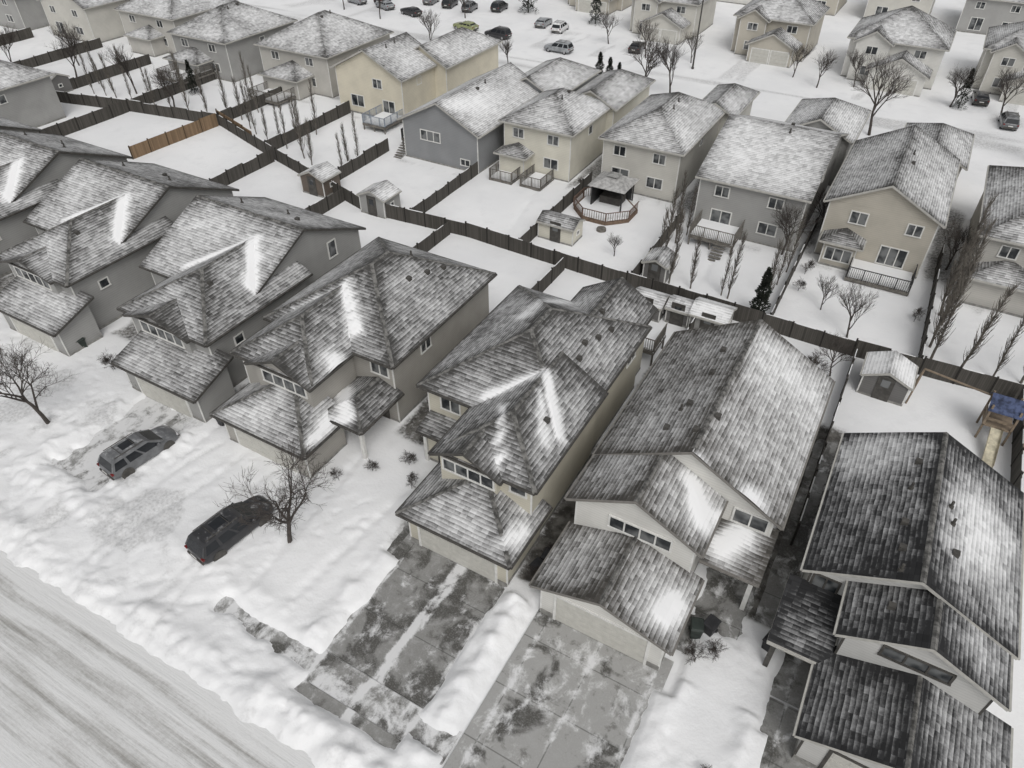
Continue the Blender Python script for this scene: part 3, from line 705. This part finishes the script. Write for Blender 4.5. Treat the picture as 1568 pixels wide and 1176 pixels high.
def gen_aspen(name,seed,hgt=7.5):
    rs=random.Random(seed);q=MB();p=Vector((0,0,0));lean=Vector((rs.gauss(0,.02),rs.gauss(0,.02),1)).normalized()
    N=10
    for i in range(N):
        nx=p+(lean+Vector((rs.gauss(0,.03),rs.gauss(0,.03),0)))*hgt/N;q.tube(p,nx,.08*(1-i/N)+.015,.08*(1-(i+1)/N)+.012,5,False)
        if i>=1:
            for k in range(7):
                a=rs.uniform(0,6.28);st=p.lerp(nx,rs.random());L=rs.uniform(.9,2.0)*(1-.5*i/N)
                d1=Vector((math.cos(a)*.5,math.sin(a)*.5,1.)).normalized();mid=st+d1*L*.5;d2=Vector((math.cos(a)*.2,math.sin(a)*.2,1)).normalized();e=mid+d2*L*.6
                q.tube(st,mid,.028,.02,3,False);q.tube(mid,e,.02,.008,3,False)
                for _ in range(4):
                    s2=st.lerp(mid,rs.random());a2=rs.uniform(0,6.28);q.tube(s2,s2+Vector((math.cos(a2)*.2,math.sin(a2)*.2,.55)),.012,.007,3,False)
        p=nx
    m=q.mesh(name);m.materials.append(BARKL);return m
def put(name,m,x,y,s=1,rz=None,z=.1,tilt=0):
    o=bpy.data.objects.new(name,m);COL.objects.link(o);o.location=(x,y,z);o.scale=(s,s,s);o.rotation_euler=(tilt,0,random.uniform(0,6.28) if rz is None else rz);return o
T1=gen_tree('bare_tree_a',BARK,6.2,.8,5,3,4,.12,.22);T2=gen_tree('bare_tree_b',BARK,6.0,.85,5,11,4,.115,.22);T3=gen_tree('bare_tree_c',BARK,6,.7,4,21,5,.11,.3);T4=gen_tree('bare_tree_d',BARK,6.4,.6,4,45,5,.1,.4)
SH=gen_tree('shrub_a',BARK,2.2,.9,4,31,5,.03,.2)
put('bare_tree',T1,-45.1,15,1.35,z=0);put('bare_tree',T2,-23.8,15.7,1.35,z=0)
for i,(x,y,s_) in enumerate([(-4.7,96.4,1.8),(-30.7,97.5,1.5),(-33.8,95.7,1.5),(.6,52.1,.9),(.4,46.5,.7),(-20.3,54.5,.5),(-7,62.4,1.1),(-40,112,1.1),(-14,111,1.0),(-9.5,114,1.),(3,112,1.1),(-33,113,.9),(9,111,1.2),(-72,100,1.1),(-85,60,1.2),(-95,62,1.3),(-108,62,1.3),(-2,55,.6),(14,96,1.3),(-56,97,.9),(-77,118,1.1),(-90,110,1.2),(-100,112,1.1),(-18,114,1.),(-48,116,1.),(-113,66,1.2),(16,60,1.4),(-120,60,1.2),(-4.6,68,.9),(6.4,67,1)]):
    put('bare_tree',(T3,T4)[i%2],x,y,s_)
asp=[gen_aspen('aspen_a',1),gen_aspen('aspen_b',2,6.5),gen_aspen('aspen_c',5,8)]
AP=[(-16.3,55),(-16.4,57.3),(-16.2,59.5),(-14.3,52.6),(-12.4,52.7),(-9.8,53),(-9.2,52.8),(-6.2,54.5),(-6.1,57),(6.6,52.2),(8.6,52),(10.8,52.3),(6.5,56),(6.6,59),(6.7,61.5),(7,63.5),(12.6,52.6),(14.6,53),(16,56),(6.4,54),(6.9,57.6),
 (-53.4,56),(-53.6,57.2),(-53.3,58.6),(-63.6,58),(-63.7,60.5),(-63.5,63),(-65.6,59),(-67.5,58.8),(-70,59.5),(-72,60.5),(-75,62),(-75.1,65),(-66,62),(-58,56),(-60,57),
 (-77.5,62),(-80,61),(-83,60.6),(-86,60.2),(-89,60),(-91,61),(-93.5,60),(-96,59.5),(-98,59.4),(-100,59),(-89,65),(-77.3,66),(-103,62),(-102.8,66),(-5.9,59.5),(-15.8,61.5)]
for i,(x,y) in enumerate(AP): put('aspen_tree',asp[i%3],x,y,random.uniform(.7,1.1)*(.78 if x<-50 else (1.1 if x>5 else .85)),tilt=random.uniform(-.05,.05))
for x,y,s_ in[(-46,21,1),(-42.8,20.6,.7),(-24.4,20.8,.6),(-23,22.4,.7),(-1.0,20.2,.9),(-.2,21.0,.8),(-20,22.5,.7),(-21.3,24,.8),(-10.4,20.4,.8),(-10.3,22,.8),(1.2,15.3,.5),(-6.2,48,1.0),(-.5,45.6,1.3),(-4.3,57,.8),(-4.4,60,.9),(4.9,57,.8),(-29,66,.7)]:
    put('bare_shrub',SH,x,y,s_)
def gen_con(name,hgt,rad,seed,n=2600):
    rs=random.Random(seed);q=MB();q.tube((0,0,0),(0,0,hgt*.95),.09,.02,6)
    for i in range(n):
        t=rs.random()**.8;z=.15+t*hgt;r=rad*(1-t)**.7*(.85+.3*math.sin(z*5+rs.random()))*math.sqrt(rs.uniform(.3,1));a=rs.uniform(0,6.28)
        c=Vector((math.cos(a)*r,math.sin(a)*r,z));s_=rs.uniform(.08,.2)
        o=Vector((math.cos(a),math.sin(a),rs.uniform(-.1,.8)))*s_;w=Vector((-math.sin(a),math.cos(a),rs.uniform(-.4,.4)))*s_*.45
        q.add([c-w,c+w,c+o+w*.3,c+o-w*.3],[(0,1,2,3)])
    m=q.mesh(name);M=NT(name+'_needles');p=M.pos();nn=M.noise(p,3,3);M.col(M.mix(M.mapr(nn,.35,.65),(.012,.016,.011),(.038,.044,.032)),.9);m.materials.append(M.m);return m
CN=gen_con('conifer_a',4.6,.85,5);CN2=gen_con('conifer_b',5.5,1.1,6)
put('columnar_conifer',CN,-6.3,51.2)
for x,y,s_ in[(-39.5,93,1.0),(-38.2,93.4,.9),(-37,93.8,.8),(-69,127,1.6),(-55,126,1.2),(-88,66,.8),(4,112,.9)]:put('conifer_tree',CN2,x,y,s_)
# ================================================================ STREET LAMP
par=empty('street_lamp',(-31.9,110.4,0));q=MB();q.tube((0,0,0),(0,0,15.5),.14,.08,10);q.tube((0,0,0),(0,0,.5),.2,.2,10);q.tube((0,0,15.3),(0,-2.4,15.8),.05,.04,8);q.box(-.15,.15,-3.0,-2.3,15.72,15.88);q.obj('pole_and_arm',DARKT,par)
# ================================================================ VEHICLES
RUB=plain('tyre_rubber',(.02,.02,.02),.9);RIM=plain('alloy_rim',(.35,.35,.36),.35,.05,.6);RED=plain('tail_light',(.16,.015,.015),.3);HL=plain('head_light',(.6,.6,.6),.2);CG=plain('car_glass',(.02,.022,.025),.08,.1)
def paint(name,c,sn=.5):
    k=('c',name)
    if k in _c:return _c[k]
    M=NT(name);gN=M.n('ShaderNodeNewGeometry');sx=M.n('ShaderNodeSeparateXYZ');M.l(gN.outputs['Normal'],sx.inputs[0])
    n=M.noise(gN.outputs['Position'],2.2,5,.65)
    up=M.mapr(sx.outputs[2],.75,.98)
    mk=M.math('MULTIPLY',up,M.mapr(n,.62-sn*.3,.9-sn*.2,0,.7))
    dirt=M.mapr(n,.3,.7,.8,1.25);x=M.n('ShaderNodeVectorMath',operation='SCALE');x.inputs[0].default_value=c;M.l(dirt,x.inputs['Scale'])
    M.col(M.mix(mk,x.outputs[0],(.7,.7,.7)),M.math('ADD',.28,M.math('MULTIPLY',mk,.5)));M.b.inputs['Coat Weight'].default_value=.4
    _c[k]=M.m;return M.m
def car(name,x,y,rz,pm,L=4.8,H=1.72,hi=True,sedan=False):
    par=empty(name,(x,y,.03 if y<60 else .2));par.rotation_euler[2]=rz;k=L/4.82
    st=[(0,.74,.5,.86),(.05,.86,.42,.98),(.25,.93,.3,1.06),(1.2,.95,.27,1.08),(2.4,.95,.27,1.06),(3.4,.95,.27,1.04),(3.75,.94,.28,1.01),(4.3,.9,.3,.95),(4.66,.8,.34,.85),(4.82,.6,.42,.70)]
    V=[];F=[]
    for(sx,hw,zb,zt) in st:
        ring=[(-.85*hw,zb),(-.99*hw,zb+.1),(-hw,zb+.3),(-.97*hw,zt-.14),(-.88*hw,zt-.02),(-.45*hw,zt+.02),(.45*hw,zt+.02),(.88*hw,zt-.02),(.97*hw,zt-.14),(hw,zb+.3),(.99*hw,zb+.1),(.85*hw,zb)]
        V+=[(yy,(sx-2.41)*k,zz) for yy,zz in ring]
    n=12
    for i in range(len(st)-1):
        for j in range(n):F.append((i*n+j,(i+1)*n+j,(i+1)*n+(j+1)%n,i*n+(j+1)%n))
    F.append(tuple(range(n))[::1]);F.append(tuple((len(st)-1)*n+j for j in range(n))[::-1])
    q=MB();q.add(V,F);o=q.obj('body',pm,par,smooth=True)
    bm=bmesh.new();bm.from_mesh(o.data);bmesh.ops.recalc_face_normals(bm,faces=bm.faces);bm.to_mesh(o.data);bm.free()
    if hi:
        md=o.modifiers.new('s','SUBSURF');md.levels=2;md.render_levels=2
    rz0=(.9,2.35) if sedan else (.42,2.65)
    rows=[(1.02,.87,.08 if not sedan else .45,3.72),(H-.2,.73,rz0[0]-.08,rz0[1]+.3),(H-.06,.64,rz0[0]+.08,rz0[1]+.02),(H,.5,rz0[0]+.3,rz0[1]-.25)]
    fx=[0,.05,.28,.33,.58,.62,.93,1];fy=[0,.07,.93,1]
    b=MB();gq=MB();pan=MB()
    def P(r,u,v): z,hw,x0,x1=rows[r];return (-hw+2*hw*v,((x0+(x1-x0)*u)-2.41)*k,z+(.03*math.sin(math.pi*v) if r>1 else 0))
    for r in range(3):
        for i in range(7):
            pil=i%2==0
            for v in(0,1):
                tgt=b if (r>0 or pil) else gq
                f=[P(r,fx[i],v),P(r,fx[i+1],v),P(r+1,fx[i+1],v),P(r+1,fx[i],v)]
                tgt.add(f,[(0,1,2,3) if v else (3,2,1,0)])
        for i in range(3):
            for u in(0,1):
                tgt=b if (r>0 or i!=1) else gq
                f=[P(r,u,fy[i]),P(r,u,fy[i+1]),P(r+1,u,fy[i+1]),P(r+1,u,fy[i])]
                tgt.add(f,[(0,1,2,3) if not u else (3,2,1,0)])
    N1=8
    for i in range(N1):
        for j in range(6):
            tg=pan if (hi and 3<=i<=6 and 1<=j<=4) else b
            tg.add([P(3,i/N1,j/6),P(3,(i+1)/N1,j/6),P(3,(i+1)/N1,(j+1)/6),P(3,i/N1,(j+1)/6)],[(3,2,1,0)])
    b.obj('roof_and_pillars',pm,par);gq.obj('windows',CG,par);pan.obj('panoramic_roof',CG,par)
    t=MB();rm=MB();ar=MB()
    for sx in(.88,3.82):
        for sd in(-1,1):
            yy=(sx-2.41)*k
            t.tube((sd*.72,yy,.35),(sd*.935,yy,.35),.355,.34,20);rm.tube((sd*.93,yy,.35),(sd*.945,yy,.35),.22,.2,12);ar.tube((sd*.7,yy,.4),(sd*.955,yy,.4),.42,.42,20)
    t.obj('tyres',RUB,par);rm.obj('rims',RIM,par)
    if hi: ar.obj('wheel_arches',DARKT,par)
    x=MB()
    for sd in(-1,1):x.box(sd*.76-.1,sd*.76+.1,(0.0-2.41)*k-.02,(.12-2.41)*k,.82,.94)
    x.obj('tail_lights',RED,par)
    x=MB()
    for sd in(-1,1):x.box(sd*.6-.15,sd*.6+.15,(4.6-2.41)*k,(4.74-2.41)*k,.66,.78)
    x.obj('head_lights',HL,par)
    x=MB()
    for sd in(-1,1):
        x.box(sd*1.0-.08,sd*1.0+.08,(3.15-2.41)*k,(3.3-2.41)*k,1.02,1.17)
    x.obj('mirrors',pm,par)
    x=MB();x.box(-.72,.72,-2.45*k,-2.34*k,.42,.6);x.box(-.6,.6,2.34*k,2.43*k,.4,.6)
    if not sedan:
        for sd in(-1,1):x.tube((sd*.6,(.6-2.41)*k,H+.03),(sd*.6,(2.6-2.41)*k,H+.03),.025,.025,5)
        x.tube((-.6,(1.1-2.41)*k,H+.05),(.6,(1.1-2.41)*k,H+.05),.02,.02,5);x.tube((-.6,(2.1-2.41)*k,H+.05),(.6,(2.1-2.41)*k,H+.05),.02,.02,5)
    x.obj('bumpers_and_rails',DARKT,par)
    x=MB();x.box(-.26,.26,-2.46*k-.02,-2.46*k,.66,.78);x.obj('number_plate',WHITE,par)
    return par
pD=paint('paint_dark_grey',(.13,.133,.137),.4);pK=paint('paint_black',(.03,.03,.032),.3);pW=paint('paint_white',(.6,.6,.6));pS=paint('paint_silver',(.25,.26,.27));pGn=paint('paint_lime',(.24,.26,.13));pB=paint('paint_blue',(.05,.06,.09))
car('parked_suv',-36.85,16.1,math.radians(-6),pD,4.8,1.7);car('parked_suv',-27.0,14.6,math.radians(-7),pK,5.1,1.75)
for nm,x,y,r,pm,sd in[('parked_car',-93.8,116.4,1.2,pS,1),('parked_car',-86.8,115,1.3,pK,1),('parked_car',-84,123.7,.2,pK,0),('parked_car',-79.2,123.1,.2,pD,0),('parked_car',-72.8,111.5,1.45,pGn,1),('parked_car',-65.6,110.2,1.5,pK,0),('parked_car',-62.3,120.4,.1,pS,1),('parked_car',-58.3,118.9,.1,pW,0),('parked_car',-53.2,108.1,1.55,pS,0),('parked_car',-42.6,114.9,.1,pK,1),('parked_car',9.8,108.3,.1,pD,0),('parked_car',6.2,116,.1,pK,1),('parked_car',-97,120,.2,pK,0),('parked_car',-88.5,124,.2,pD,1),('parked_car',-101,117,1.3,pS,0),('parked_car',-74.5,126,.1,pK,0),('parked_car',19,110,.1,pW,0),('parked_car',-95,128,.2,pK,0)]:
    car(nm,x,y,r,pm,4.6,1.45 if sd else 1.7,False,bool(sd))
# ================================================================ SMALL THINGS
def bin_(x,y,c,rz=0):
    par=empty('wheelie_bin',(x,y,.05));par.rotation_euler[2]=rz;q=MB()
    q.add([(-.24,-.27,.05),(.24,-.27,.05),(.24,.27,.05),(-.24,.27,.05),(-.3,-.35,.95),(.3,-.35,.95),(.3,.35,.95),(-.3,.35,.95)],[(0,1,5,4),(1,2,6,5),(2,3,7,6),(3,0,4,7),(3,2,1,0)])
    q.add([(-.33,-.4,.96),(.33,-.4,.96),(.33,.38,1.0),(-.33,.38,1.0),(-.28,-.3,1.05),(.28,-.3,1.05),(.28,.3,1.09),(-.28,.3,1.09)],[(4,5,6,7),(0,1,5,4),(1,2,6,5),(2,3,7,6),(3,0,4,7),(3,2,1,0)])
    q.tube((-.3,.3,.12),(.3,.3,.12),.11,.11,10);q.tube((-.25,.42,.95),(.25,.42,.95),.02,.02,6);q.obj('bin_body',c,par)
bk=plain('bin_black',(.03,.03,.032),.6);bb=plain('bin_green',(.03,.038,.033),.6)
for x,y,c in[(-10.3,20.9,bk),(-10.1,21.8,bk),(-34.6,20.9,bk),(-.9,22.2,bk),(-1.5,21.7,bb),(-50.5,21.5,bb),(2,22.8,bk)]:bin_(x,y,c,random.uniform(-.4,.4))
# ================================================================ CAMERA, LIGHT
cam=bpy.data.cameras.new('camera');cam.sensor_width=36;cam.lens=25.09;cam.clip_end=4000
co=bpy.data.objects.new('camera',cam);COL.objects.link(co);co.location=(0,0,34)
co.rotation_euler=(math.radians(90-40.64),0,math.radians(29.7));SC.camera=co
W=bpy.data.worlds.new('World');SC.world=W;W.use_nodes=True;nt=W.node_tree;bg=nt.nodes['Background']
sky=nt.nodes.new('ShaderNodeTexSky');sky.sky_type='NISHITA';sky.sun_disc=False;sky.sun_elevation=math.radians(50);sky.sun_rotation=math.radians(140);sky.dust_density=4;sky.air_density=1
hs=nt.nodes.new('ShaderNodeHueSaturation');hs.inputs['Saturation'].default_value=.1;nt.links.new(sky.outputs[0],hs.inputs['Color']);nt.links.new(hs.outputs[0],bg.inputs[0]);bg.inputs[1].default_value=.125
sl=bpy.data.lights.new('sun','SUN');sl.energy=.65;sl.angle=math.radians(30);sl.color=(1,.98,.95);so=bpy.data.objects.new('sun',sl);COL.objects.link(so)
so.rotation_euler=(math.radians(40),0,math.radians(40))
SC.view_settings.view_transform='Standard';SC.view_settings.look='None';SC.view_settings.exposure=0
